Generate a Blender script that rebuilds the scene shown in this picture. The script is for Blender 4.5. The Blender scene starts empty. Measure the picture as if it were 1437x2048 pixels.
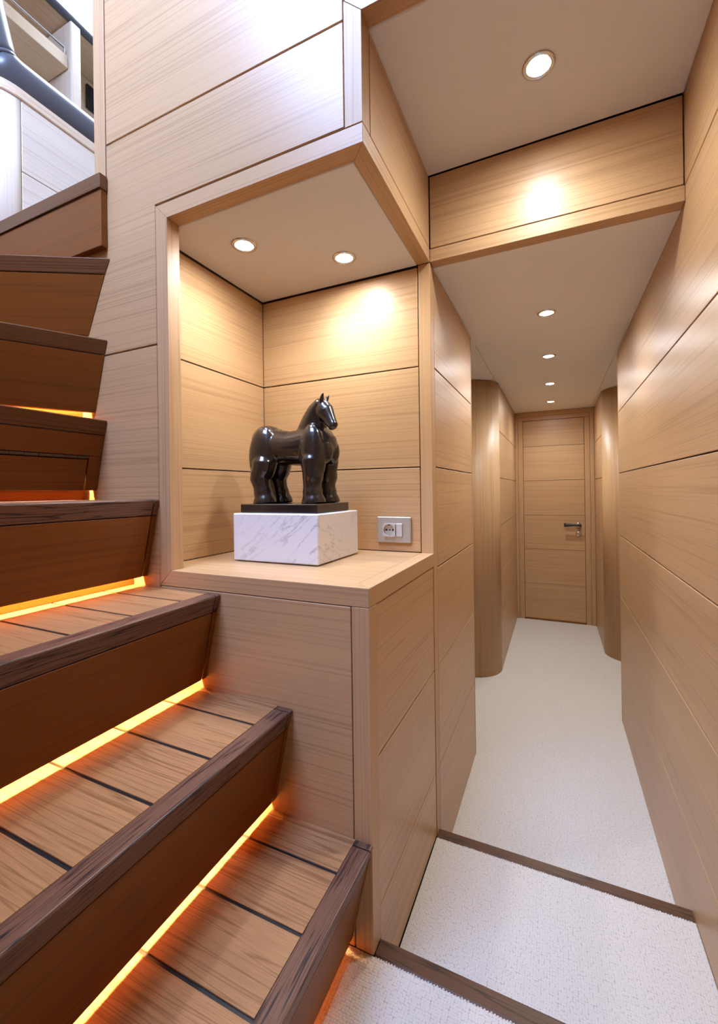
import bpy, bmesh, math, random
from mathutils import Vector, Matrix
random.seed(7)
S = bpy.context.scene
COL = S.collection
ZO = 1.36            # eye height above the corridor floor; all z values below are measured from the eye

# ---------------------------------------------------------------- camera
YAW, ROLL, FPX, PPY = 0.43075, -0.0135355, 853.68, 981.25
fw = Vector((-math.sin(YAW), math.cos(YAW), 0)); rt = Vector((math.cos(YAW), math.sin(YAW), 0)); up = Vector((0, 0, 1))
r2 = math.cos(ROLL)*rt + math.sin(ROLL)*up; u2 = math.cos(ROLL)*up - math.sin(ROLL)*rt
cd = bpy.data.cameras.new('camera'); cam = bpy.data.objects.new('camera', cd); COL.objects.link(cam)
cam.matrix_world = Matrix(((r2.x, u2.x, -fw.x, 0), (r2.y, u2.y, -fw.y, 0), (r2.z, u2.z, -fw.z, ZO), (0, 0, 0, 1)))
cd.sensor_fit = 'HORIZONTAL'; cd.sensor_width = 36; cd.lens = FPX/1437*36
cd.shift_y = -(1024-PPY)/1437; cd.clip_start = 0.01
S.camera = cam

# ---------------------------------------------------------------- world, daylight, exposure
W = bpy.data.worlds.new('daylight'); S.world = W; W.use_nodes = True
bg = W.node_tree.nodes['Background']; bg.inputs[0].default_value = (0.66, 0.77, 1.0, 1); bg.inputs[1].default_value = 0.75
def area(name, loc, rot, sx, sy, power, col, parent=None, spread=None):
    l = bpy.data.lights.new(name, 'AREA'); l.shape = 'RECTANGLE'; l.size = sx; l.size_y = sy; l.energy = power; l.color = col
    if spread: l.spread = spread
    o = bpy.data.objects.new(name, l); COL.objects.link(o); o.location = (loc[0], loc[1], loc[2]+ZO); o.rotation_euler = rot
    if parent: o.parent = parent
    return o
SKY_W = 122
area('skylight_daylight', (-0.95, -0.45, 2.75), (math.radians(36), 0, 0), 1.1, 0.7, SKY_W, (0.42, 0.575, 1.0))
area('saloon_fill_light', (-2.45, 2.1, 3.45), (math.radians(-25), 0, 0), 0.7, 0.7, 26, (0.82, 0.91, 1.0))  # lamp added to brighten the saloon; no window is modelled there
S.view_settings.view_transform = 'Standard'; S.view_settings.look = 'None'; S.view_settings.gamma = 1
S.view_settings.use_curve_mapping = False
S.view_settings.exposure = 0.5
S.cycles.use_denoising = True; S.cycles.use_light_tree = False
S.cycles.max_bounces = 6; S.cycles.diffuse_bounces = 5; S.cycles.glossy_bounces = 3
S.cycles.use_adaptive_sampling = True; S.cycles.adaptive_threshold = 0.05; S.cycles.caustics_reflective = False; S.cycles.caustics_refractive = False
S.cycles.sample_clamp_indirect = 4
SPOT_W = 15; LED_W = 8.5

# ---------------------------------------------------------------- materials
def node_mat(name):
    m = bpy.data.materials.new(name); m.use_nodes = True; nt = m.node_tree
    return m, nt, nt.nodes['Principled BSDF']
def plain(name, col, rough=.5, metal=0, spec=.5, emit=None, coat=0):
    m, nt, b = node_mat(name)
    b.inputs['Base Color'].default_value = (*col, 1); b.inputs['Roughness'].default_value = rough
    b.inputs['Metallic'].default_value = metal; b.inputs['Specular IOR Level'].default_value = spec
    b.inputs['Coat Weight'].default_value = coat
    # faint cloudiness so that no surface is perfectly flat in tone
    n = nt.nodes.new('ShaderNodeTexNoise'); n.inputs['Scale'].default_value = 9; n.inputs['Detail'].default_value = 3
    tc = nt.nodes.new('ShaderNodeTexCoord'); nt.links.new(tc.outputs['Object'], n.inputs['Vector'])
    r = nt.nodes.new('ShaderNodeMapRange'); r.inputs['To Min'].default_value = max(0.02, rough-.04); r.inputs['To Max'].default_value = min(1, rough+.04)
    nt.links.new(n.outputs['Fac'], r.inputs['Value']); nt.links.new(r.outputs[0], b.inputs['Roughness'])
    if emit:
        b.inputs['Emission Color'].default_value = (*emit[0], 1); b.inputs['Emission Strength'].default_value = emit[1]
    return m
GR = {'h': (0, 0, 1), 'v': (1, 1, 0), 'x': (0, 1, 1), 'y': (1, 0, 1)}
def wood(name, base, dark, grain, rough=.38, lines=.36, fine=.18, across=84, warp=.006, along=.4, spec=.34, broad=.11, coat=.10):
    m, nt, b = node_mat(name); L = nt.links.new; N = nt.nodes.new
    tc = N('ShaderNodeTexCoord'); oi = N('ShaderNodeObjectInfo')
    mu = N('ShaderNodeMath'); mu.operation = 'MULTIPLY'; mu.inputs[1].default_value = 23.0; L(oi.outputs['Random'], mu.inputs[0])
    ad = N('ShaderNodeVectorMath'); ad.operation = 'ADD'; L(tc.outputs['Object'], ad.inputs[0]); L(mu.outputs[0], ad.inputs[1])
    wn = N('ShaderNodeTexNoise'); wn.inputs['Scale'].default_value = 2.2; wn.inputs['Detail'].default_value = 2; L(ad.outputs[0], wn.inputs['Vector'])
    ws = N('ShaderNodeVectorMath'); ws.operation = 'SUBTRACT'; ws.inputs[1].default_value = (.5, .5, .5); L(wn.outputs['Color'], ws.inputs[0])
    wm = N('ShaderNodeVectorMath'); wm.operation = 'SCALE'; wm.inputs['Scale'].default_value = warp; L(ws.outputs[0], wm.inputs[0])
    wa = N('ShaderNodeVectorMath'); wa.operation = 'ADD'; L(ad.outputs[0], wa.inputs[0]); L(wm.outputs[0], wa.inputs[1])
    g = GR[grain]
    def layer(ac, al, detail, stops):
        sc = N('ShaderNodeVectorMath'); sc.operation = 'MULTIPLY'; sc.inputs[1].default_value = tuple(ac if k else al for k in g)
        L(wa.outputs[0], sc.inputs[0])
        n = N('ShaderNodeTexNoise'); n.inputs['Scale'].default_value = 1; n.inputs['Detail'].default_value = detail
        L(sc.outputs[0], n.inputs['Vector'])
        r = N('ShaderNodeValToRGB'); e = r.color_ramp.elements
        while len(e) < len(stops): e.new(.5)
        for k, (p, v) in enumerate(stops): e[k].position = p; e[k].color = (v, v, v, 1)
        L(n.outputs['Fac'], r.inputs[0]); return r.outputs[0]
    ln = layer(across, along, 1.0, [(.455, 0), (.496, 1), (.505, 1), (.545, 0)])
    fn = layer(across*9, along*5, 1.0, [(.38, 0), (.66, 1)])
    br = layer(across*.13, along*.4, 1.0, [(.3, 0), (.7, 1)])
    def mix(fac, k, a, c):
        q = N('ShaderNodeMath'); q.operation = 'MULTIPLY'; q.inputs[1].default_value = k; L(fac, q.inputs[0])
        mx = N('ShaderNodeMix'); mx.data_type = 'RGBA'; L(q.outputs[0], mx.inputs['Factor'])
        if isinstance(a, tuple): mx.inputs['A'].default_value = (*a, 1)
        else: L(a, mx.inputs['A'])
        mx.inputs['B'].default_value = (*c, 1); return mx.outputs['Result']
    light = tuple(min(1, x*1.12) for x in base)
    c = mix(br, broad*2.2, light, tuple(x*.80 for x in base))
    c = mix(fn, fine, c, tuple(.5*x+.5*y for x, y in zip(base, dark)))
    c = mix(ln, lines, c, dark)
    L(c, b.inputs['Base Color'])
    b.inputs['Roughness'].default_value = rough; b.inputs['Specular IOR Level'].default_value = spec
    b.inputs['Coat Weight'].default_value = coat; b.inputs['Coat Roughness'].default_value = rough*.9
    return m
OAK, OAKD = (.485, .300, .152), (.24, .125, .05)
M = {}
for g in GR: M['oak_'+g] = wood('oak_veneer_'+g, OAK, OAKD, g, rough=.46 if g == 'v' else .38, coat=0 if g == 'v' else .10)
TEAK, TEAKD = (.19, .062, .010), (.10, .030, .005)
M['teak_h'] = wood('teak_veneer_h', TEAK, TEAKD, 'h', rough=.42, across=80, lines=.35, warp=.012, coat=0, spec=.22)
M['teak_x'] = wood('teak_plank_x', (.40, .205, .092), (.15, .06, .022), 'x', rough=.36, across=75, lines=.55, fine=.55, warp=.012, along=2.2, broad=.3, coat=0, spec=.3)
M['nose_y'] = wood('walnut_y', (.17, .082, .050), (.018, .010, .012), 'y', rough=.36, across=130, lines=.9, fine=.6, warp=.02, along=3.5, coat=0, spec=.28)
M['nose_h'] = wood('walnut_h', (.155, .068, .026), (.045, .018, .008), 'h', rough=.4, across=110, lines=.7, fine=.5, warp=.02, coat=0, spec=.2)
M['nose_x'] = wood('walnut_x', (.105, .047, .022), (.025, .012, .008), 'x', rough=.4, across=80, lines=.8, fine=.5, warp=.03, along=2.0, coat=0, spec=.22)
M['gap'] = plain('dark_joint', (.035, .02, .012), .8)
M['caulk'] = plain('black_caulk', (.012, .012, .014), .4)
M['ceil'] = plain('beige_headliner', (.84, .845, .83), .62, spec=.3)
M['chrome'] = plain('chrome', (.75, .76, .78), .12, 1)
M['alu'] = plain('brushed_aluminium', (.55, .55, .55), .35, .7)
M['silver'] = plain('silver_plastic', (.60, .59, .57), .35, .35)
M['dark'] = plain('dark_plastic', (.012, .011, .010), .4)
M['lever'] = plain('dark_leather_grip', (.035, .024, .020), .45)
M['lens'] = plain('lit_lens', (1, 1, 1), .3, emit=((.96, .98, 1.0), 260))
M['led'] = plain('led_tape', (1, .8, .5), .4, emit=((1, .56, .20), 10))
M['brass'] = plain('dark_bronze_hinge', (.11, .065, .04), .35, .8)
M['leather'] = plain('slate_blue_leather', (.085, .092, .108), .34, spec=.6)
M['screen'] = plain('dark_glass', (.012, .016, .03), .12)
M['cream'] = wood('pale_veneer_h', (.70, .60, .48), (.46, .34, .22), 'h', lines=.35, across=70)
M['cream_v'] = wood('pale_veneer_v', (.70, .60, .48), (.46, .34, .22), 'v', lines=.3, across=70)
M['cream_y'] = wood('pale_veneer_y', (.66, .52, .37), (.42, .28, .16), 'y', lines=.35, across=60)
def bronze():
    m, nt, b = node_mat('black_bronze'); N = nt.nodes.new; L = nt.links.new
    tc = N('ShaderNodeTexCoord'); n = N('ShaderNodeTexNoise'); n.inputs['Scale'].default_value = 14; n.inputs['Detail'].default_value = 3
    L(tc.outputs['Object'], n.inputs['Vector']); r = N('ShaderNodeValToRGB'); e = r.color_ramp.elements
    e[0].position = .35; e[0].color = (.008, .007, .007, 1); e[1].position = .75; e[1].color = (.030, .018, .012, 1)
    L(n.outputs['Fac'], r.inputs[0]); L(r.outputs[0], b.inputs['Base Color'])
    b.inputs['Roughness'].default_value = .2; b.inputs['Specular IOR Level'].default_value = .6; b.inputs['Coat Weight'].default_value = .35; b.inputs['Coat Roughness'].default_value = .12
    return m
M['bronze'] = bronze()
def marble():
    m, nt, b = node_mat('white_veined_marble'); N = nt.nodes.new; L = nt.links.new
    tc = N('ShaderNodeTexCoord'); mp = N('ShaderNodeMapping'); mp.inputs['Scale'].default_value = (5, 9, 36)
    mr = N('ShaderNodeMapping'); mr.inputs['Rotation'].default_value = (.5, .62, 0); L(tc.outputs['Object'], mr.inputs[0]); L(mr.outputs[0], mp.inputs[0]); n = N('ShaderNodeTexNoise'); n.inputs['Scale'].default_value = 1; n.inputs['Detail'].default_value = 4; n.inputs['Roughness'].default_value = .55
    L(mp.outputs[0], n.inputs['Vector']); r = N('ShaderNodeValToRGB'); e = r.color_ramp.elements; e.new(.5); e.new(.5)
    for k, (p, c) in enumerate([(.475, (.78, .77, .78)), (.495, (.44, .43, .45)), (.503, (.60, .59, .60)), (.53, (.79, .78, .78))]): e[k].position = p; e[k].color = (*c, 1)
    n2 = N('ShaderNodeTexNoise'); n2.inputs['Scale'].default_value = 7; n2.inputs['Detail'].default_value = 2; L(tc.outputs['Object'], n2.inputs['Vector'])
    mk = N('ShaderNodeValToRGB'); mk.color_ramp.elements[0].position = .36; mk.color_ramp.elements[1].position = .66; L(n2.outputs['Fac'], mk.inputs[0])
    L(n.outputs['Fac'], r.inputs[0]); mx = N('ShaderNodeMix'); mx.data_type = 'RGBA'; mx.inputs['A'].default_value = (.78, .77, .77, 1)
    L(mk.outputs[0], mx.inputs['Factor']); L(r.outputs[0], mx.inputs['B']); L(mx.outputs['Result'], b.inputs['Base Color']); b.inputs['Roughness'].default_value = .3
    return m
M['marble'] = marble()
def carpet():
    m, nt, b = node_mat('loop_pile_carpet'); N = nt.nodes.new; L = nt.links.new
    tc = N('ShaderNodeTexCoord'); mp = N('ShaderNodeMapping'); mp.inputs['Scale'].default_value = (160, 175, 100)
    L(tc.outputs['Object'], mp.inputs[0])
    nz = N('ShaderNodeTexNoise'); nz.inputs['Scale'].default_value = 40; L(tc.outputs['Object'], nz.inputs['Vector'])
    v = N('ShaderNodeTexVoronoi'); v.inputs['Scale'].default_value = 1; v.inputs['Randomness'].default_value = .45; v.voronoi_dimensions = '2D'
    L(mp.outputs[0], v.inputs['Vector'])
    r = N('ShaderNodeValToRGB'); e = r.color_ramp.elements; e[0].position = .48; e[0].color = (.67, .62, .56, 1); e[1].position = .82; e[1].color = (.29, .25, .21, 1)
    L(v.outputs['Distance'], r.inputs[0])
    mx = N('ShaderNodeMix'); mx.data_type = 'RGBA'; mx.inputs['B'].default_value = (.61, .57, .525, 1); L(r.outputs[0], mx.inputs['A'])
    q = N('ShaderNodeMath'); q.operation = 'MULTIPLY'; q.inputs[1].default_value = .5; L(nz.outputs['Fac'], q.inputs[0]); L(q.outputs[0], mx.inputs['Factor'])
    L(mx.outputs['Result'], b.inputs['Base Color']); b.inputs['Roughness'].default_value = .95; b.inputs['Specular IOR Level'].default_value = .1
    inv = N('ShaderNodeMath'); inv.operation = 'SUBTRACT'; inv.inputs[0].default_value = 1; L(v.outputs['Distance'], inv.inputs[1])
    bp = N('ShaderNodeBump'); bp.inputs['Strength'].default_value = .8; bp.inputs['Distance'].default_value = .003; L(inv.outputs[0], bp.inputs['Height']); L(bp.outputs[0], b.inputs['Normal'])
    return m
M['carpet'] = carpet()

# ---------------------------------------------------------------- mesh helpers
def link(name, me, mat, parent=None, smooth=False):
    o = bpy.data.objects.new(name, me); COL.objects.link(o)
    if mat: me.materials.append(M[mat])
    if smooth:
        for p in me.polygons: p.use_smooth = True
    if parent: o.parent = parent
    return o
def fin(name, bm, mat, parent=None, smooth=False, bevel=0):
    bmesh.ops.recalc_face_normals(bm, faces=bm.faces)
    if bevel:
        ed = [e for e in bm.edges if len(e.link_faces) == 2 and e.calc_face_angle(0) > .5]
        bmesh.ops.bevel(bm, geom=ed, offset=bevel, segments=1, affect='EDGES')
    for v in bm.verts: v.co.z += ZO
    me = bpy.data.meshes.new(name); bm.to_mesh(me); bm.free()
    return link(name, me, mat, parent, smooth)
def hexa(name, p, mat, parent=None, bevel=.0012):
    """eight corners: four of the bottom ring, then the four above them"""
    bm = bmesh.new(); v = [bm.verts.new(q) for q in p]
    for f in ((0, 1, 2, 3), (4, 5, 6, 7), (0, 1, 5, 4), (1, 2, 6, 5), (2, 3, 7, 6), (3, 0, 4, 7)): bm.faces.new([v[i] for i in f])
    return fin(name, bm, mat, parent, bevel=bevel)
def box(name, x0, x1, y0, y1, z0, z1, mat, parent=None, bevel=.0012):
    return hexa(name, [(x0, y0, z0), (x1, y0, z0), (x1, y1, z0), (x0, y1, z0), (x0, y0, z1), (x1, y0, z1), (x1, y1, z1), (x0, y1, z1)], mat, parent, bevel)
def prism(name, pts, a0, a1, axis, mat, parent=None, bevel=.0012, smooth=False):
    """polygon pushed along an axis; pts are the two other coordinates in x,y,z order"""
    def P(q, a): return {'z': (q[0], q[1], a), 'y': (q[0], a, q[1]), 'x': (a, q[0], q[1])}[axis]
    bm = bmesh.new(); A = [bm.verts.new(P(q, a0)) for q in pts]; B = [bm.verts.new(P(q, a1)) for q in pts]; n = len(pts)
    bm.faces.new(A); bm.faces.new(B)
    for i in range(n):
        f = bm.faces.new((A[i], A[(i+1) % n], B[(i+1) % n], B[i])); f.smooth = smooth
    return fin(name, bm, mat, parent, bevel=bevel)
def lathe(name, prof, c, axis, mat, parent=None, seg=32, smooth=True):
    """closed turned shape; prof = (radius, height) along axis, ends capped when radius is 0"""
    bm = bmesh.new(); rings = []
    def P(r, h, a):
        x, y = r*math.cos(a), r*math.sin(a)
        return {'z': (c[0]+x, c[1]+y, c[2]+h), 'y': (c[0]+x, c[1]+h, c[2]+y), 'x': (c[0]+h, c[1]+x, c[2]+y)}[axis]
    for r, h in prof:
        rings.append([bm.verts.new(P(0, h, 0))] if r == 0 else [bm.verts.new(P(r, h, 2*math.pi*k/seg)) for k in range(seg)])
    for A, B in zip(rings, rings[1:]):
        for k in range(seg):
            q = [A[k % len(A)], A[(k+1) % len(A)], B[(k+1) % len(B)], B[k % len(B)]]
            q = list(dict.fromkeys(q))
            if len(q) > 2: bm.faces.new(q)
    return fin(name, bm, mat, parent, smooth=smooth)
def tube_bm(bm, pts, radii, seg=16, cap=True, squash=None):
    """sweep of circular/elliptic rings through pts"""
    P = [Vector(p) for p in pts]; rings = []; prev = None
    for i, p in enumerate(P):
        t = (P[min(i+1, len(P)-1)]-P[max(i-1, 0)]).normalized()
        if prev is None:
            a = Vector((0, 1, 0)) if abs(t.y) < .8 else Vector((1, 0, 0))
        else: a = prev
        a = (a-t*a.dot(t)).normalized(); b = t.cross(a); prev = a
        ra, rb = radii[i] if isinstance(radii[i], tuple) else (radii[i], radii[i])
        rings.append([bm.verts.new(p+a*ra*math.cos(2*math.pi*k/seg)+b*rb*math.sin(2*math.pi*k/seg)) for k in range(seg)])
    for A, B in zip(rings, rings[1:]):
        for k in range(seg): bm.faces.new((A[k], A[(k+1) % seg], B[(k+1) % seg], B[k]))
    if cap: bm.faces.new(rings[0]); bm.faces.new(rings[-1])
def thing(name, label, cat, group=None, loc=(0, 0, 0)):
    o = bpy.data.objects.new(name, None); COL.objects.link(o); o.empty_display_size = .05
    tag(o, label, cat, group); return o
def tag(o, label=None, cat=None, group=None, kind=None):
    if label: o['label'] = label
    if cat: o['category'] = cat
    if group: o['group'] = group
    if kind: o['kind'] = kind
    return o
def struct(o, label, cat): return tag(o, label, cat, kind='structure')

# ---------------------------------------------------------------- measured planes
XL, XR, Y0, YB = -.386, .338, .886, 1.455
F0, F1, F2 = -1.054, -1.20, -1.36
ZN, ZC, ZH = -.222, .79, 1.086           # niche floor, low ceiling, high ceiling
PW = .045                                # trim width
G = [.434, .080, -.278, -.630, -.985]    # heights of the panel joints
J = .002
YD = 4.775

# ---------------------------------------------------------------- floors
fl = struct(box('floor', -2.4, 1.2, -1.3, Y0-.001, F0-.12, F0, 'carpet', bevel=0), 'pale loop pile carpet of the landing at the foot of the stairs', 'floor')
fm = struct(box('floor_middle', XL+.001, XR-.001, Y0+.048, YB-.012, F1-.12, F1, 'carpet', bevel=0), 'pale loop carpet on the short step between the two walnut nosings', 'floor')
fc = struct(box('floor_far', -1.15, 1.15, YB+.037, YD+.06, F2-.1, F2, 'carpet', bevel=0), 'pale loop pile carpet running down the corridor to the door', 'floor')
def carpet_edge(parent, y, z):
    bm = bmesh.new(); x = XL+.006
    while x < XR-.006:
        r = random.uniform(.0024, .0032)
        mt = Matrix.Translation((x, y+random.uniform(-.001, .001), z-.0005)) @ Matrix.Diagonal((1, 1, .7, 1))
        bmesh.ops.create_icosphere(bm, subdivisions=1, radius=r, matrix=mt); x += random.uniform(.0058, .0070)
    o = fin('carpet_loop_edge', bm, 'carpet', parent, smooth=True); o['kind'] = 'stuff'
carpet_edge(fl, Y0-.001, F0); carpet_edge(fm, YB-.012, F1)
# stair nosings of the two carpeted steps (dark board plus the riser below it)
def floor_nosing(y0, y1, zt, zb, label):
    t = thing('step_nosing', label, 'step nosing', 'walnut nosings of the carpeted steps')
    t['kind'] = 'structure'
    prism('nosing_board', [(y0, zt-.03), (y0, zt-.004), (y0+.006, zt), (y1-.004, zt), (y1, zt-.005), (y1, zt-.03)], XL+.001, XR-.001, 'x', 'nose_x', t, bevel=0)
    box('step_riser', XL+.001, XR-.001, y1-.02, y1-.003, zb+.0005, zt-.0305, 'nose_x', t)
floor_nosing(Y0+.0005, Y0+.047, F0-.002, F1, 'dark walnut nosing edging the landing carpet at the bottom of the picture')
floor_nosing(YB-.0105, YB+.036, F1-.002, F2, 'dark walnut nosing across the corridor floor further from the stairs')

# ---------------------------------------------------------------- panelled walls
def panels_x(parent, x, thick, y0, y1, zs, mat='oak_h'):
    """panels on a wall whose face is the plane x; thick is signed, into the wall"""
    for za, zb in zip(zs, zs[1:]):
        box('panel', min(x, x+thick), max(x, x+thick), y0+J, y1-J, za+J, zb-J, mat, parent, .0015)
def panels_y(parent, y, x0, x1, zs, mat='oak_h', thick=.014):
    for za, zb in zip(zs, zs[1:]):
        box('panel', x0+J, x1-J, y, y+thick, za+J, zb-J, mat, parent, .0015)
T = .014
# wall beside the stairs, around the niche (plane y = Y0)
wf = struct(box('wall_front', -1.30, -1.062, Y0+T+.001, Y0+.05, F0, 3.0, 'gap', bevel=0), 'oak veneered wall beside the staircase, around the lit niche', 'wall')
box('wall_backing', -1.061, XL-.014, Y0+T+.001, Y0+.043, F0, ZN-PW-.001, 'gap', wf, 0)
box('wall_backing', -1.061, XL-.014, Y0+T+.001, Y0+.043, ZC+PW+.001, 3.0, 'gap', wf, 0)
box('panel', -1.44, -1.048-J, Y0, Y0+T, G[2]+J, G[0]-J, 'oak_h', wf, .0015)
box('panel', -1.44, -1.048-J, Y0, Y0+T, F0, G[2]-J, 'oak_h', wf, .0015)
prism('panel', [(-1.44, G[0]+J), (-1.048-J, G[0]+J), (-1.048-J, .838+J), (-.431-J, .838+J), (-.431-J, ZH-J), (-1.262+J, ZH-J), (-1.262+J, .935), (-1.44, .935)], Y0, Y0+T, 'y', 'oak_h', wf, .0015)
box('panel', -1.262+J, -.431-J, Y0, Y0+T, ZH+J, 3.0, 'oak_h', wf, .0015)
box('panel', -1.046, -.431-J, Y0, Y0+T, F0, ZN-PW-J, 'oak_h', wf, .0015)
box('end_post', -1.315, -1.262-J, Y0-.001, Y0+.055, .94, 3.0, 'oak_v', wf)
box('panel', XL-PW+J, XR, Y0, Y0+T, ZH+PW+J, 3.0, 'oak_h', wf, .0015)
box('side_panel', -1.315, -1.301, Y0+.056, 1.9, .94, 3.0, 'oak_h', wf)
# frames: niche surround, corner post and corridor header with mitred joints
tr = struct(thing('trim_1', 'x', 'trim'), 'mitred oak frame around the statue niche and its open corner', 'trim')
xa, xb, d = -1.048, XL, PW
def front_bar(name, z0, z1, mi_low, parent, mat='oak_x'):
    # runs along x; left end mitred with the jamb, right end mitred in plan with the side bar
    zl, zh = (xa, xa+d) if mi_low else (xa+d, xa)
    hexa(name, [(zl, Y0, z0), (xb, Y0, z0), (xb-d, Y0+d, z0), (zl, Y0+d, z0), (zh, Y0, z1), (xb, Y0, z1), (xb-d, Y0+d, z1), (zh, Y0+d, z1)], mat, parent, .001)
front_bar('sill_bar', ZN-d, ZN, True, tr); front_bar('head_bar', ZC, ZC+d, False, tr)
hexa('jamb', [(xa, Y0, ZN-d+.0005), (xa+d, Y0, ZN+.0005), (xa+d, Y0+d, ZN+.0005), (xa, Y0+d, ZN-d+.0005), (xa, Y0, ZC+d-.0005), (xa+d, Y0, ZC-.0005), (xa+d, Y0+d, ZC-.0005), (xa, Y0+d, ZC+d-.0005)], 'oak_v', tr, .001)
for nm, z0, z1 in (('sill_side_bar', ZN-d, ZN), ('head_side_bar', ZC, ZC+d)):
    hexa(nm, [(xb, Y0, z0), (xb, YB-.0005, z0), (xb-d, YB-.0005, z0), (xb-d, Y0+d, z0), (xb, Y0, z1), (xb, YB-.0005, z1), (xb-d, YB-.0005, z1), (xb-d, Y0+d, z1)], 'oak_y', tr, .001)
box('corner_post', xb-d+.0005, xb, Y0, Y0+d, F0, ZN-d-.0006, 'oak_v', tr)
box('back_post', xb-d+J, xb, YB, YB+d, F2, ZC-.0005, 'oak_v', tr)
t2 = struct(thing('trim_2', 'x', 'trim'), 'oak frame of the corridor opening above the niche corner', 'trim')
hexa('upright', [(xb-d, Y0, ZC+d+J), (xb, Y0, ZC+d+J), (xb, Y0+d-J, ZC+d+J), (xb-d, Y0+d-J, ZC+d+J), (xb-d, Y0, ZH+d), (xb, Y0, ZH+.003), (xb, Y0+d-J, ZH+.003), (xb-d, Y0+d-J, ZH+d)], 'oak_v', t2, .001)
hexa('header', [(xb+.0005, Y0, ZH+.003), (XR, Y0, ZH+.003), (XR, Y0+d, ZH+.003), (xb+.0005, Y0+d, ZH+.003), (xb-d+.001, Y0, ZH+d), (XR, Y0, ZH+d), (XR, Y0+d, ZH+d), (xb-d+.001, Y0+d, ZH+d)], 'oak_x', t2, .001)
# fascia over the niche (plane x = XL) and beam across the corridor (plane y = YB)
t3 = struct(box('trim_3', XL-.03, XL-T-.001, Y0+d, YB+d, ZC+d+.001, ZH, 'gap', bevel=0), 'oak fascia panel along the corridor above the niche', 'fascia')
panels_x(t3, XL, -T, Y0+d, YB-.001, [ZC+d, ZH+.001])
t4 = struct(box('trim_4', XL-.014, XR, YB+T+.001, YB+.05, ZC+d+.001, ZH, 'gap', bevel=0), 'oak beam with a lit fascia crossing the corridor under the high ceiling', 'beam')
panels_y(t4, YB, XL, XR-.001, [ZC+d, ZH+.001])
box('beam_edge', XL+.0005, XR-.0005, YB-.0005, YB+d, ZC, ZC+d-.0005, 'oak_x', t4)

# niche interior
wn = struct(box('wall_niche', -1.118, -1.103, Y0+.052, YB+.03, ZN-.02, ZC+.01, 'gap', bevel=0), 'oak panelled inner walls of the statue niche', 'wall')
for za, zb in zip([ZN, G[1], G[0], ZC-.006], [G[1], G[0], ZC-.006]):
    box('panel', -1.1135, -1.10, Y0+.053, YB-.0005, za+J, zb-J, 'oak_h', wn, .0012)
    box('panel', -1.0995, XL-d-.001, YB, YB+T, za+J, zb-J, 'oak_h', wn, .0012)
box('wall_backing', -1.10, XL-d, YB+T+.001, YB+.03, ZN-.02, ZC+.01, 'gap', wn, 0)
box('jamb_return', -1.10, xa+.002, Y0+.044, Y0+.052, ZN, ZC, 'oak_v', wn)
sh = struct(box('floor_niche', -1.10, xb-d-.0008, Y0+d+.0005, YB-.0005, ZN-.03, ZN, 'oak_x', bevel=.0005), 'pale oak shelf at the bottom of the niche under the marble block', 'niche floor')
cn = struct(box('ceiling_niche', -1.10, xb-d-.001, Y0+d+.001, YB-.0005, ZC-.001, ZC+.02, 'ceil', bevel=.002), 'beige upholstered ceiling panel of the niche', 'ceiling')
# corridor wall below and beyond the niche (plane x = XL)
wl = struct(box('wall_left', XL-.05, XL-T-.001, Y0+.05, YB-.001, F1-.05, ZN-d, 'gap', bevel=0), 'oak panelled left wall of the corridor', 'wall')
panels_x(wl, XL-.002, -T, Y0+d+.001, YB-.002, [F1-.002, G[4], G[3], ZN-d-.001])
box('wall_backing', XL-.08, XL-T-.001, YB+d+.001, 2.235, F2, ZC+.05, 'gap', wl, 0)
panels_x(wl, XL, -T, YB+d, 2.224, [F2, *G[::-1], ZC-.006])
lip = [(XL-.085, 2.226), (XL-.004, 2.226), (XL, 2.230), (XL, 2.243), (XL-.007, 2.250), (XL-.085, 2.250)]
prism('edge_lipping', lip, F2, ZC-.006, 'z', 'oak_v', wl, 0)
# right wall
wr = struct(box('wall_right', XR+T+.001, XR+.08, -1.3, 2.885, F2, 3.0, 'gap', bevel=0), 'long oak panelled right wall of the corridor', 'wall')
panels_x(wr, XR, T, -1.3, 2.876, [F2, *G[::-1], ZC+d])
panels_x(wr, XR, T, -1.3, YB+.03, [ZC+d, ZH+.02])
box('panel', XR, XR+T, -1.3, YB, ZH+.025, 3.0, 'oak_h', wr, .0015)
lip = [(XR+.085, 2.878), (XR+.004, 2.878), (XR, 2.882), (XR, 2.893), (XR+.007, 2.900), (XR+.085, 2.900)]
prism('edge_lipping', lip, F2, ZC-.006, 'z', 'oak_v', wr, 0)
# rounded wall ends further down the corridor, and the side recesses behind them
def rounded(name, sx, xf, yfront, r, xback, label):
    w = struct(thing(name, 'x', 'wall'), label, 'wall')
    pts = [(xback, yfront)] + [(xf+sx*r*(1-math.sin(a)), yfront+r*(1-math.cos(a))) for a in [math.pi/2*k/14 for k in range(15)]]
    pts += [(xf+sx*.014, yfront+r), (xf+sx*.05, yfront+.3), (xback, yfront+.3)]
    prism('rounded_end', pts, F2, ZC-.005, 'z', 'oak_v', w, 0, smooth=True)
    x, th = xf+sx*.001, sx*T
    box('wall_backing', min(x+th+sx*.001, x+sx*.05), max(x+th+sx*.001, x+sx*.05), yfront+.301, YD, F2, ZC, 'gap', w, 0)
    panels_x(w, x, th, yfront+r+.001, YD-.012, [F2, *G[::-1], ZC-.006])
    return w
rounded('wall_far_left', -1, -.375, 3.135, .225, -1.05, 'oak wall with a rounded end on the left side before the door')
rounded('wall_far_right', 1, .354, 3.845, .20, 1.05, 'oak wall with a rounded end on the right side before the door')
rc = struct(box('wall_recess_left', -1.1, -1.05, 2.15, 3.5, F2, ZC, 'oak_h', bevel=0), 'oak wall at the back of the left side recess', 'wall')
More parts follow.
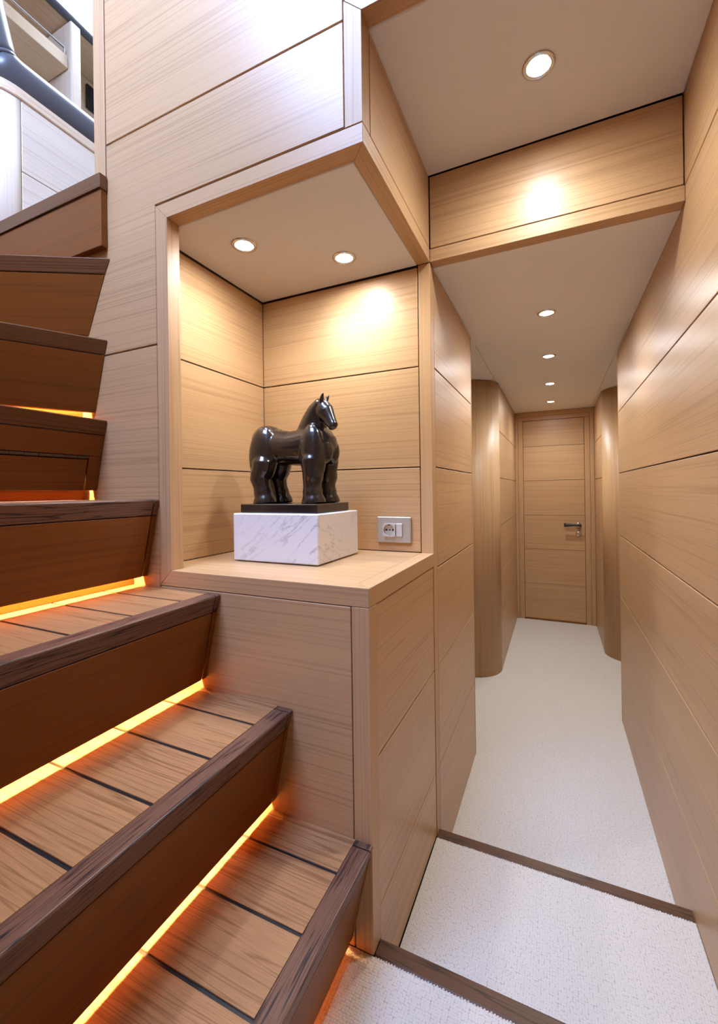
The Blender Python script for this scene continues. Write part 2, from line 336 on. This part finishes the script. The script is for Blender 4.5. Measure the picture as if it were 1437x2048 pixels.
box('recess_side', -1.05, XL-.086, 2.20, 2.245, F2, ZC-.001, 'oak_h', rc)
rc = struct(box('wall_recess_right', 1.05, 1.1, 2.8, 4.2, F2, ZC, 'oak_h', bevel=0), 'oak wall at the back of the right side recess', 'wall')
box('recess_side', XR+.086, 1.05, 2.85, 2.895, F2, ZC-.001, 'oak_h', rc)

# ---------------------------------------------------------------- ceilings
cl = struct(box('ceiling', -1.1, 1.1, YB+.051, YD+.06, ZC+.012, ZC+.03, 'gap', bevel=0), 'beige upholstered ceiling panels over the corridor', 'ceiling')
def cpan(x0, x1, y0, y1): box('ceiling_panel', x0+.0008, x1-.0008, y0+.0008, y1-.0008, ZC, ZC+.011, 'ceil', cl, .003)
cpan(XL-.03, XR+.03, YB+d, 2.41); cpan(XL-.005, XR-.004, 2.41, YD+.04)
cpan(-1.05, XL-.005, 2.41, 3.2); cpan(XR-.004, 1.05, 2.41, 3.9); cpan(XL-.1, XL-.005, 3.2, YD); cpan(XR-.004, XR+.1, 3.9, YD)
ch = struct(box('ceiling_high', XL-T, XR, Y0+d+.0005, YB-.001, ZH+.0015, ZH+.03, 'ceil', bevel=.003), 'beige upholstered high ceiling panel at the corridor entrance', 'ceiling')

# ---------------------------------------------------------------- door at the end
dr = struct(thing('door_1', 'x', 'door'), 'flush oak door with horizontal joints at the far end of the corridor', 'door')
lx0, lx1, lz = -.301, .270, .703
lf = box('door_leaf', lx0+.003, lx1-.003, YD+.026, YD+.06, F2+.012, lz-.003, 'gap', dr, 0)
zz = [F2+.012, *G[::-1], lz-.002]
for za, zb in zip(zz, zz[1:]): box('panel', lx0+.003, lx1-.003, YD+.012, YD+.025, za+.0015, zb-.0015, 'oak_h', lf, .001)
box('frame_stile', -.348, lx0, YD, YD+.05, F2, lz-.0005, 'oak_v', dr); box('frame_stile', lx1, .317, YD, YD+.05, F2, lz-.0005, 'oak_v', dr)
box('frame_head', -.348, .317, YD, YD+.05, lz, ZC-.0485, 'oak_x', dr)
box('architrave', -.376, -.3495, YD-.010, YD+.05, F2, ZC-.002, 'oak_v', dr); box('architrave', .3185, .354, YD-.010, YD+.05, F2, ZC-.002, 'oak_v', dr)
box('architrave', -.349, .318, YD-.010, YD+.05, ZC-.048, ZC-.002, 'oak_x', dr)
box('threshold', lx0, lx1, YD, YD+.05, F2, F2+.011, 'teak_h', dr)
hy = YD+.012
hd = lathe('rosette', [(0, 0), (.027, 0), (.027, -.006), (.022, -.010), (.012, -.012), (.012, -.045), (0, -.047)], (.209, hy, -.372), 'y', 'chrome', dr)
hd['label'] = 'round chrome rosette behind the lever'
bm = bmesh.new(); tube_bm(bm, [(.232, hy-.05, -.372), (.205, hy-.052, -.372), (.17, hy-.053, -.371), (.13, hy-.053, -.371), (.10, hy-.052, -.371), (.078, hy-.050, -.371)], [(.010, .012), (.011, .013), (.008, .012), (.009, .016), (.010, .019), (.009, .019)], 14)
lv = fin('lever', bm, 'lever', dr, smooth=True); lv['label'] = 'dark flared lever handle'
lathe('lock_rosette', [(0, 0), (.026, 0), (.026, -.005), (.021, -.009), (0, -.009)], (.208, hy, -.462), 'y', 'chrome', dr)
box('thumb_turn', .203, .213, hy-.026, hy-.0095, -.478, -.446, 'chrome', dr, .002)

# ---------------------------------------------------------------- staircase
st = thing('staircase', 'teak staircase with dark walnut nosings and orange light under each riser', 'staircase')
TZ = [-.802, -.536, -.273, -.018, .230, .481, .733]
NX = [-.383, -.594, -.820, -1.045, -1.270]
YE = -.06
def norm(v): l = math.hypot(*v); return (v[0]/l, v[1]/l)
steps = [((NX[k], Y0), (0., -1.)) for k in range(5)] + [((-1.263, Y0), norm((-.122, -.227))), ((-1.244, Y0), norm((-.277, -.161)))]
LEN = Y0-YE
def place(P, dd, s, t):        # plan point: s along the nosing away from the wall, t uphill
    n = (dd[1], -dd[0]); return (P[0]+dd[0]*s+n[0]*t, P[1]+dd[1]*s+n[1]*t)
def run(name, prof, k, s0, s1, mat, parent, wall=True, bevel=.001):
    """profile (t uphill, z) swept along step k between s0 and s1; the wall end is cut at the wall plane"""
    P, dd = steps[k]; bm = bmesh.new(); A, B = [], []
    for t, z in prof:
        n = (dd[1], -dd[0]); lim = (P[1]+n[1]*t-(Y0-.0015))/(-dd[1])
        sa = max(s0, lim) if wall else s0
        A.append(bm.verts.new((*place(P, dd, sa, t), z))); B.append(bm.verts.new((*place(P, dd, s1, t), z)))
    m = len(prof); bm.faces.new(A); bm.faces.new(B)
    for i in range(m): bm.faces.new((A[i], A[(i+1) % m], B[(i+1) % m], B[i]))
    return fin(name, bm, mat, parent, bevel=bevel)
EJ = .018                       # width of the end pieces against the wall
for k, (P, dd) in enumerate(steps):
    tz = TZ[k]; zb = (TZ[k-1] if k else F0); L = LEN if k < 5 else 1.05
    z0 = zb+(.03 if k else .024)
    # nosing
    npf = [(0, tz-.003), (.003, tz), (.043, tz), (.043, tz-.045), (.012, tz-.045)]
    nm = 'nose_y' if k < 4 else 'nose_h'
    split = k < 4
    run('nosing', npf, k, EJ+.002 if split else .0015, L, nm, st)
    if split: run('nosing_end', npf, k, 0, EJ-.002, nm, st)
    # riser, leaning back towards its foot
    th = .022
    def rp(za, zc):
        f = lambda z: .013+(tz-.048-z)/(tz-.048-z0)*.041
        return [(f(za), za), (f(za)+th*.6, za), (f(zc)+th, zc), (f(zc), zc)]
    if k == 4:
        hz = .112
        rs = run('riser', rp(tz-.0475, hz+.006), k, .0015, L, 'teak_h', st)
        run('riser_side', rp(hz+.005, z0), k, .0015, .040, 'teak_h', rs)
        hp = run('hatch', rp(hz-.006, z0), k, .044, L, 'teak_h', st); hp['label'] = 'hinged hatch panel in the riser'
        y = Y0-.045; i = 0
        while y > .2:
            xh = NX[4]-.012-(tz-.048-hz)/(tz-.048-z0)*.041
            bm = bmesh.new(); tube_bm(bm, [(xh, y, hz), (xh, y-.0335, hz)], [.0045, .0045], 8); fin('hinge_knuckle', bm, 'brass', hp); y -= .035
        box('hatch_light_gap', NX[4]-.10, NX[4]-.09, YE, Y0-.01, zb+.03, hz, 'gap', st, 0)
    else:
        run('riser', rp(tz-.0475, z0), k, EJ+.002 if split else .0015, L, 'teak_h', st)
        if split: run('riser_end', rp(tz-.0475, z0), k, 0, EJ-.002, 'teak_h', st)
    # recessed back board, shelf over the light slot and the light itself
    run('back_board', [(.112, zb+.0005), (.118, zb+.0005), (.118, tz-.05), (.112, tz-.05)], k, .0015, L, 'teak_h', st)
    run('light_shelf', [(.070, zb+.075), (.1115, zb+.075), (.1115, zb+.082), (.070, zb+.082)], k, .0015, L, 'teak_h', st)
    run('led_strip', [(.081, zb+.0705), (.091, zb+.0705), (.091, zb+.0745), (.081, zb+.0745)], k, .02, L, 'led', st, bevel=0)
    cx, cy = place(P, dd, L/2, .087)
    area('led_light', (cx, cy, zb+.068), (0, 0, math.atan2(dd[1], dd[0])), L-.03, .008, LED_W*L, (1, .55, .21), st)
    # tread
    if k < 4:
        xb_ = NX[k+1]-.1115; xf = NX[k]-.0435
        tb = box('tread', xb_-.01, xf, YE, Y0-.001, tz-.03, tz-.0025, 'caulk', st, 0)
        ys = [Y0-.0015, Y0-EJ, .7895, .6525, .516, .3795, .243, .1065, YE]
        for a, b in zip(ys, ys[1:]):
            ga = .0004 if a > .86 else .0036; gb = .0004 if b > .86 else .0036
            box('plank', xb_-.008, xf-.0003, b+gb, a-ga, tz-.012, tz, 'teak_x', tb, .0004)
    else:
        a0 = place(P, dd, .004, .0435); a1 = place(P, dd, L, .0435)
        if k < 6:
            P2, d2 = steps[k+1]; b0 = place(P2, d2, .06, .11); b1 = place(P2, d2, 1.05, .11)
            pl = [a0, a1, b1, (b0[0], min(b0[1], Y0-.002))]
        else: pl = [place(P, dd, .16, .0435), a1, (-2.14, .80), (-2.14, .884), (-1.36, .884)]
        prism('tread', pl, tz-.03, tz-.0005, 'z', 'teak_h', st, 0)
# first step of the upper flight, turned square to the wall
tz, zb = .985, .733
box('riser', -2.14, -1.257, .864, Y0-.0015, zb+.03, tz-.0465, 'teak_h', st); box('nosing', -2.14, -1.254, .859, Y0-.0015, tz-.0455, tz, 'nose_h', st)
box('tread', -2.14, -1.318, Y0-.001, 1.08, tz-.04, tz-.001, 'teak_h', st)
area('led_light', (-1.75, .90, zb+.06), (0, 0, 0), .8, .01, LED_W*.8, (1, .55, .21), st)
box('side_string', -.70, -.40, YE-.012, YE-.001, F0, TZ[0]-.02, 'teak_h', st)

# ---------------------------------------------------------------- downlights
def downlight(x, y, z, label, group, power=None):
    t = thing('downlight', label, 'downlight', group)
    lathe('trim_ring', [(.0285, .0), (.0295, -.0045), (.036, -.005), (.0395, -.003), (.0405, -.0002)], (x, y, z), 'z', 'chrome', t, 40)
    lathe('lens', [(0, -.0015), (.0288, -.0015)], (x, y, z), 'z', 'lens', t, 32)
    l = bpy.data.lights.new('lamp', 'SPOT'); l.energy = power or SPOT_W; l.spot_size = math.radians(152); l.spot_blend = 1.0; l.shadow_soft_size = .028; l.color = (.95, .98, 1.0)
    o = bpy.data.objects.new('lamp', l); COL.objects.link(o); o.location = (x, y, z-.012+ZO); o.parent = t
    return t
downlight(-.893, 1.090, ZC-.001, 'round chrome downlight in the niche ceiling nearer the jamb beside the stairs', 'niche downlights', 7)
downlight(-.639, 1.296, ZC-.001, 'round chrome downlight in the niche ceiling nearer the corridor', 'niche downlights', 7)
downlight(-.025, 1.197, ZH+.0015, 'large looking chrome downlight in the high ceiling before the beam', 'corridor downlights')
for i, (y, n) in enumerate(((2.106, 'first corridor downlight beyond the beam, nearest to it'), (2.799, 'second corridor downlight beyond the beam'), (3.539, 'third corridor downlight beyond the beam'), (4.279, 'smallest downlight, right in front of the far door'))):
    downlight(-.025, y, ZC, n, 'corridor downlights')

# ---------------------------------------------------------------- marble block, statuette, socket
mb = tag(box('marble_block', -.950, -.634, 1.086, 1.366, ZN+.003, -.068, 'marble', bevel=.003), 'white veined marble block on the niche shelf under the black horse', 'plinth')
box('felt_pad', -.94, -.644, 1.096, 1.356, ZN+.0002, ZN+.003, 'dark', mb, 0)
sr = thing('horse_statuette', 'black polished bronze statuette of a stout standing horse on marble block', 'statuette')
box('base_plate', -.944, -.651, 1.115, 1.330, -.0678, -.039, 'bronze', sr, .0025)
def horse():
    bm = bmesh.new(); zb = -.0395; cy = 1.222
    def blob(x, y, z, rx, ry, rz, tilt=0):
        bmesh.ops.create_uvsphere(bm, u_segments=24, v_segments=16, radius=1, matrix=Matrix.Translation((x, y, z)) @ Matrix.Rotation(tilt, 4, 'Y') @ Matrix.Diagonal((rx, ry, rz, 1)))
    # trunk from rump to chest along +x, deep in front, tucked at the flank
    tube_bm(bm, [(-.952, cy, .168), (-.938, cy, .166), (-.905, cy, .160), (-.860, cy, .152), (-.810, cy, .146), (-.760, cy, .146), (-.715, cy, .150), (-.680, cy, .148), (-.655, cy, .142), (-.645, cy, .140)],
            [(.018, .018), (.046, .044), (.062, .062), (.062, .060), (.063, .058), (.064, .063), (.063, .068), (.052, .056), (.034, .036), (.012, .012)], 24)
    blob(-.905, cy, .178, .058, .060, .052); blob(-.735, cy, .192, .040, .040, .034)      # croup and withers
    for sd in (-1, 1):
        blob(-.898, cy+sd*.040, .124, .055, .037, .100, .06); blob(-.703, cy+sd*.042, .118, .046, .034, .098, -.03)
        blob(-.668, cy+sd*.022, .130, .026, .026, .042)                                     # breast
    # arched neck and head, turned a little towards the room
    tube_bm(bm, [(-.738, cy, .160), (-.727, cy-.002, .200), (-.714, cy-.005, .235), (-.699, cy-.010, .262), (-.683, cy-.015, .277), (-.668, cy-.018, .276)],
            [(.042, .060), (.038, .054), (.033, .045), (.028, .036), (.024, .028), (.016, .018)], 22)
    tube_bm(bm, [(-.692, cy-.013, .276), (-.680, cy-.017, .266), (-.665, cy-.022, .251), (-.650, cy-.028, .232), (-.637, cy-.034, .213), (-.629, cy-.037, .202), (-.625, cy-.038, .197)],
            [(.017, .019), (.024, .032), (.023, .031), (.018, .023), (.0155, .0185), (.015, .017), (.008, .009)], 20)
    blob(-.676, cy-.018, .254, .021, .026, .022)                                            # cheek
    for sd in (-1, 1):      # ears
        tube_bm(bm, [(-.678, cy-.017+sd*.013, .283), (-.672, cy-.018+sd*.017, .298), (-.667, cy-.018+sd*.018, .309), (-.664, cy-.018+sd*.018, .317)], [.0075, .007, .0045, .001], 10)
    # four legs: forearm, knee or hock, shank, fetlock and wide feathered hoof
    def leg(x, y, hind):
        if hind: P = [(x+.004, y, .135), (x+.004, y, .100), (x-.002, y, .074), (x-.012, y, .056), (x-.014, y, .044), (x-.008, y, .026), (x-.005, y, .012), (x-.002, y, .000), (x+.001, y, -.012), (x+.004, y, -.026), (x+.005, y, zb)]; R = [.020, .040, .037, .035, .035, .031, .030, .0325, .032, .038, .041]
        else: P = [(x, y, .135), (x, y, .100), (x, y, .076), (x+.003, y, .058), (x+.003, y, .046), (x, y, .028), (x, y, .012), (x+.001, y, .000), (x+.002, y, -.012), (x+.004, y, -.026), (x+.005, y, zb)]; R = [.020, .037, .034, .034, .034, .030, .0295, .0325, .032, .038, .041]
        tube_bm(bm, P, R, 20)
    for y in (1.174, 1.270): leg(-.893, y, True); leg(-.703, y, False)
    # short docked tail lying against the rump
    tube_bm(bm, [(-.935, cy, .215), (-.956, cy, .200), (-.962, cy, .165), (-.956, cy, .125), (-.946, cy, .100)], [.009, .013, .016, .014, .005], 14)
    o = fin('horse_figure', bm, 'bronze', sr, smooth=True)
    r = o.modifiers.new('remesh', 'REMESH'); r.mode = 'VOXEL'; r.voxel_size = .0024; r.use_smooth_shade = True
    s = o.modifiers.new('smooth', 'SMOOTH'); s.factor = .5; s.iterations = 14
    # cropped mane along the crest
    bm = bmesh.new()
    for i in range(22):
        f = i/21; x = -.760+f*.082; z = .232+.064*math.sin(f*1.45); y = cy-.002-.014*f
        tube_bm(bm, [(x, y, z), (x-.004*(1-f), y, z+.008)], [.0042, .003], 6)
    fin('mane', bm, 'bronze', o)
    for s, nx in ((-1, 0), (1, 0)):
        bm = bmesh.new(); bmesh.ops.create_uvsphere(bm, u_segments=10, v_segments=8, radius=.0042, matrix=Matrix.Translation((-.661, cy-.023+s*.0205, .259))); fin('eye', bm, 'bronze', o, smooth=True)
        bm = bmesh.new(); bmesh.ops.create_uvsphere(bm, u_segments=8, v_segments=6, radius=.0028, matrix=Matrix.Translation((-.626, cy-.037+s*.010, .208))); fin('nostril', bm, 'dark', o, smooth=True)
horse()

sk = thing('wall_socket', 'silver wall socket with switch key on the niche back wall', 'socket')
px0, px1, pz0, pz1 = -.593, -.465, -.189, -.096; py = YB
prism('cover_plate', [(px0, pz0), (px1, pz0), (px1, pz1), (px0, pz1)], py-.010, py-.0005, 'y', 'alu', sk, .0025)
def holed(name, x0, x1, z0, z1, r, y0, y1, mat, parent):
    bm = bmesh.new(); cx, cz = (x0+x1)/2, (z0+z1)/2; n = 32
    def sq(a):
        c, s = math.cos(a), math.sin(a); m = max(abs(c)/((x1-x0)/2), abs(s)/((z1-z0)/2)); return (cx+c/m, cz+s/m)
    ang = [2*math.pi*(k+.5)/n for k in range(n)]
    o0 = [bm.verts.new((*[sq(a)[0]], y0, sq(a)[1])) for a in ang]; i0 = [bm.verts.new((cx+r*math.cos(a), y0, cz+r*math.sin(a))) for a in ang]
    o1 = [bm.verts.new((sq(a)[0], y1, sq(a)[1])) for a in ang]; i1 = [bm.verts.new((cx+r*math.cos(a), y1, cz+r*math.sin(a))) for a in ang]
    for k in range(n):
        j = (k+1) % n
        bm.faces.new((o0[k], o0[j], i0[j], i0[k])); bm.faces.new((i0[k], i0[j], i1[j], i1[k])); bm.faces.new((o0[k], o0[j], o1[j], o1[k])); bm.faces.new((o1[k], o1[j], i1[j], i1[k]))
    return fin(name, bm, mat, parent)
hs = holed('socket_face', -.567, -.5205, -.166, -.1195, .0205, py-.021, py-.0102, 'silver', sk)
lathe('socket_well', [(0, 0), (.0203, 0)], (-.54375, py-.0106, -.14275), 'y', 'silver', sk)
for dx, w in ((-.012, .0032), (0, .0026), (.012, .0032)):
    lathe('pin_hole', [(0, -.0012), (w, -.0012), (w, 0), (0, 0)], (-.54375+dx, py-.0108, -.14275), 'y', 'dark', hs, 14)
for s in (-1, 1): box('earth_clip', -.5465, -.541, py-.020, py-.0112, -.14275+s*.0185-.0018, -.14275+s*.0185+.0018, 'dark' if s > 0 else 'chrome', hs, .0005)
prism('switch_key', [(-.5185, -.166), (-.4955, -.166), (-.4955, -.1195), (-.5185, -.1195)], py-.016, py-.0102, 'y', 'silver', sk, .001)

# ---------------------------------------------------------------- upper saloon seen past the end post
XBK = -2.15
ub = thing('low_bulkhead', 'pale oak half wall with rounded corner and moulded cap beside upper steps', 'half wall'); ub['kind'] = 'structure'
yc, rr = 1.112, .16
def cap_pts(off):
    a = [(XBK+off, 2.4), (XBK+off, yc)] + [(XBK-rr+(rr+off)*math.cos(t), yc-(rr+off)*math.sin(t)) for t in [math.pi/2*k/12 for k in range(1, 13)]]
    return a + [(-3.0, yc-rr-off), (-3.0, yc-rr+.03), (XBK-.06, yc+.02), (XBK-.06, 2.4)]
prism('corner_column', [(XBK, yc-.002)] + [(XBK-rr+rr*math.cos(t), yc-rr*math.sin(t)) for t in [math.pi/2*k/12 for k in range(1, 13)]] + [(-2.6, yc-rr), (-2.6, yc-.002)], .93, 1.7655, 'z', 'cream_v', ub, 0, smooth=True)
box('panel', XBK-.02, XBK, yc+.002, 2.4, 1.450, 1.7655, 'cream', ub, .0015); box('panel', XBK-.02, XBK, yc+.002, 2.4, .93, 1.446, 'cream', ub, .0015)
prism('cap_rail', cap_pts(.008), 1.766, 1.815, 'z', 'cream_y', ub, .004)
bo = tag(None or thing('leather_bolster', 'x', 'bolster'), 'slate blue leather bolster rail with raised stitched end above the half wall', 'bolster')
bm = bmesh.new(); tube_bm(bm, [(XBK-.085, 2.35, 1.903), (XBK-.085, 1.8, 1.903), (XBK-.085, 1.3, 1.903), (XBK-.085, 1.13, 1.903), (XBK-.086, 1.085, 1.912), (XBK-.088, 1.06, 1.932)], [.088]*6, 28); fin('cushion', bm, 'leather', bo, smooth=True)
bm = bmesh.new(); tube_bm(bm, [(XBK-.088, 1.060, 1.932), (XBK-.089, 1.045, 1.965), (XBK-.092, 1.033, 2.02), (XBK-.10, 1.01, 2.15), (XBK-.115, .95, 2.5), (XBK-.12, .93, 2.8)], [.088, .0885, .088, .086, .085, .085], 28); fin('raised_end', bm, 'leather', bo, smooth=True)
bm = bmesh.new(); tube_bm(bm, [(XBK-.0875, 1.0635, 1.927), (XBK-.0885, 1.057, 1.938)], [.0895, .0895], 28); fin('seam', bm, 'leather', bo, smooth=True)
sw = struct(box('wall_saloon', -2.92, -2.86, .2, 3.2, .9, 3.6, 'cream', bevel=0), 'pale veneered wall of the saloon behind the bolster', 'wall')
bs = thing('wall_shelf', 'pale oak wall shelf with chrome fiddle rail above the leather bolster', 'shelf')
box('shelf_board', -2.86, -2.60, .6, 1.597, 2.530, 2.605, 'cream_y', bs, .003)
for yy in (1.58, .9): box('rail_post', -2.612, -2.604, yy-.004, yy+.004, 2.605, 2.645, 'chrome', bs, .001)
box('fiddle_rail', -2.613, -2.603, .6, 1.585, 2.640, 2.650, 'chrome', bs, .002)
dv = tag(box('shelf_divider', -2.86, -2.575, 1.600, 1.660, 1.85, 2.815, 'cream_v', bevel=.006), 'pale upright panel at the end of the wall shelf', 'divider')
uc = thing('overhead_locker', 'pale overhead locker with blue leather lower edge above the wall shelf', 'locker')
box('locker_body', -2.86, -2.61, .5, 2.6, 2.822, 3.5, 'cream_y', uc, .003)
bm = bmesh.new(); tube_bm(bm, [(-2.60, .5, 2.845), (-2.60, 2.6, 2.845)], [.026, .026], 16); fin('leather_edge', bm, 'leather', uc, smooth=True)
pf = thing('picture_frame', 'small dark glass framed screen on the saloon wall beside the divider', 'screen')
xq = -2.86
prism('frame', [(1.868, 2.62), (2.08, 2.62), (2.08, 2.78), (1.868, 2.78)], xq, xq+.02, 'x', 'dark', pf, .003)
prism('glass', [(1.885, 2.637), (2.063, 2.637), (2.063, 2.763), (1.885, 2.763)], xq+.0202, xq+.022, 'x', 'screen', pf, 0)
su = struct(box('floor_upper', -3.0, -1.318, 1.081, 3.2, .90, .984, 'carpet', bevel=0), 'upper deck floor beyond the top step', 'floor')
# stairwell walls behind the camera, open to the daylight above
wb = struct(box('wall_back', -2.4, 1.2, -1.36, -1.3, F0, 1.3, 'oak_h', bevel=0), 'oak wall closing the landing behind the viewer', 'wall')
ws = struct(box('wall_stair_side', -2.4, -.62, -.135, -.075, F0, 1.25, 'oak_h', bevel=0), 'oak wall on the open side of the stairs', 'wall')
we = struct(box('wall_stair_end', -2.46, -2.4, -1.36, .6, F0, 1.25, 'oak_h', bevel=0), 'oak wall at the turn of the stairs', 'wall')

# unseen shell added around the corridor to stop daylight leaking through gaps
dk = struct(box('ceiling_shield', -1.299, 1.2, Y0+.06, 4.95, 1.15, 1.2, 'gap', bevel=0), 'added slab above the corridor ceilings keeping sky light out', 'ceiling')
struct(box('wall_shield_left', -1.299, -1.25, Y0+.06, 4.95, F2-.1, 1.149, 'gap', bevel=0), 'added screen behind the niche and recess against light leaks', 'wall')
struct(box('wall_shield_right', 1.2, 1.25, Y0+.06, 4.95, F2-.1, 1.2, 'gap', bevel=0), 'added screen behind the corridor recess against light leaks', 'wall')
struct(box('wall_shield_end', -1.249, 1.199, YD+.13, 4.95, F2-.1, 1.149, 'gap', bevel=0), 'added screen behind the corridor door against light leaks', 'wall')
struct(box('floor_shield', -2.46, 1.25, -1.36, 4.95, F2-.2, F2-.15, 'gap', bevel=0), 'added slab under the carpeted floors against light leaks', 'floor')
struct(box('ceiling_foyer', -.30, 1.2, -1.36, Y0-.002, 1.34, 1.40, 'ceil', bevel=0), 'unseen ceiling over the landing, added to block sky light', 'ceiling')  # assumed ceiling, put in to cut the sky light on the lower stairs
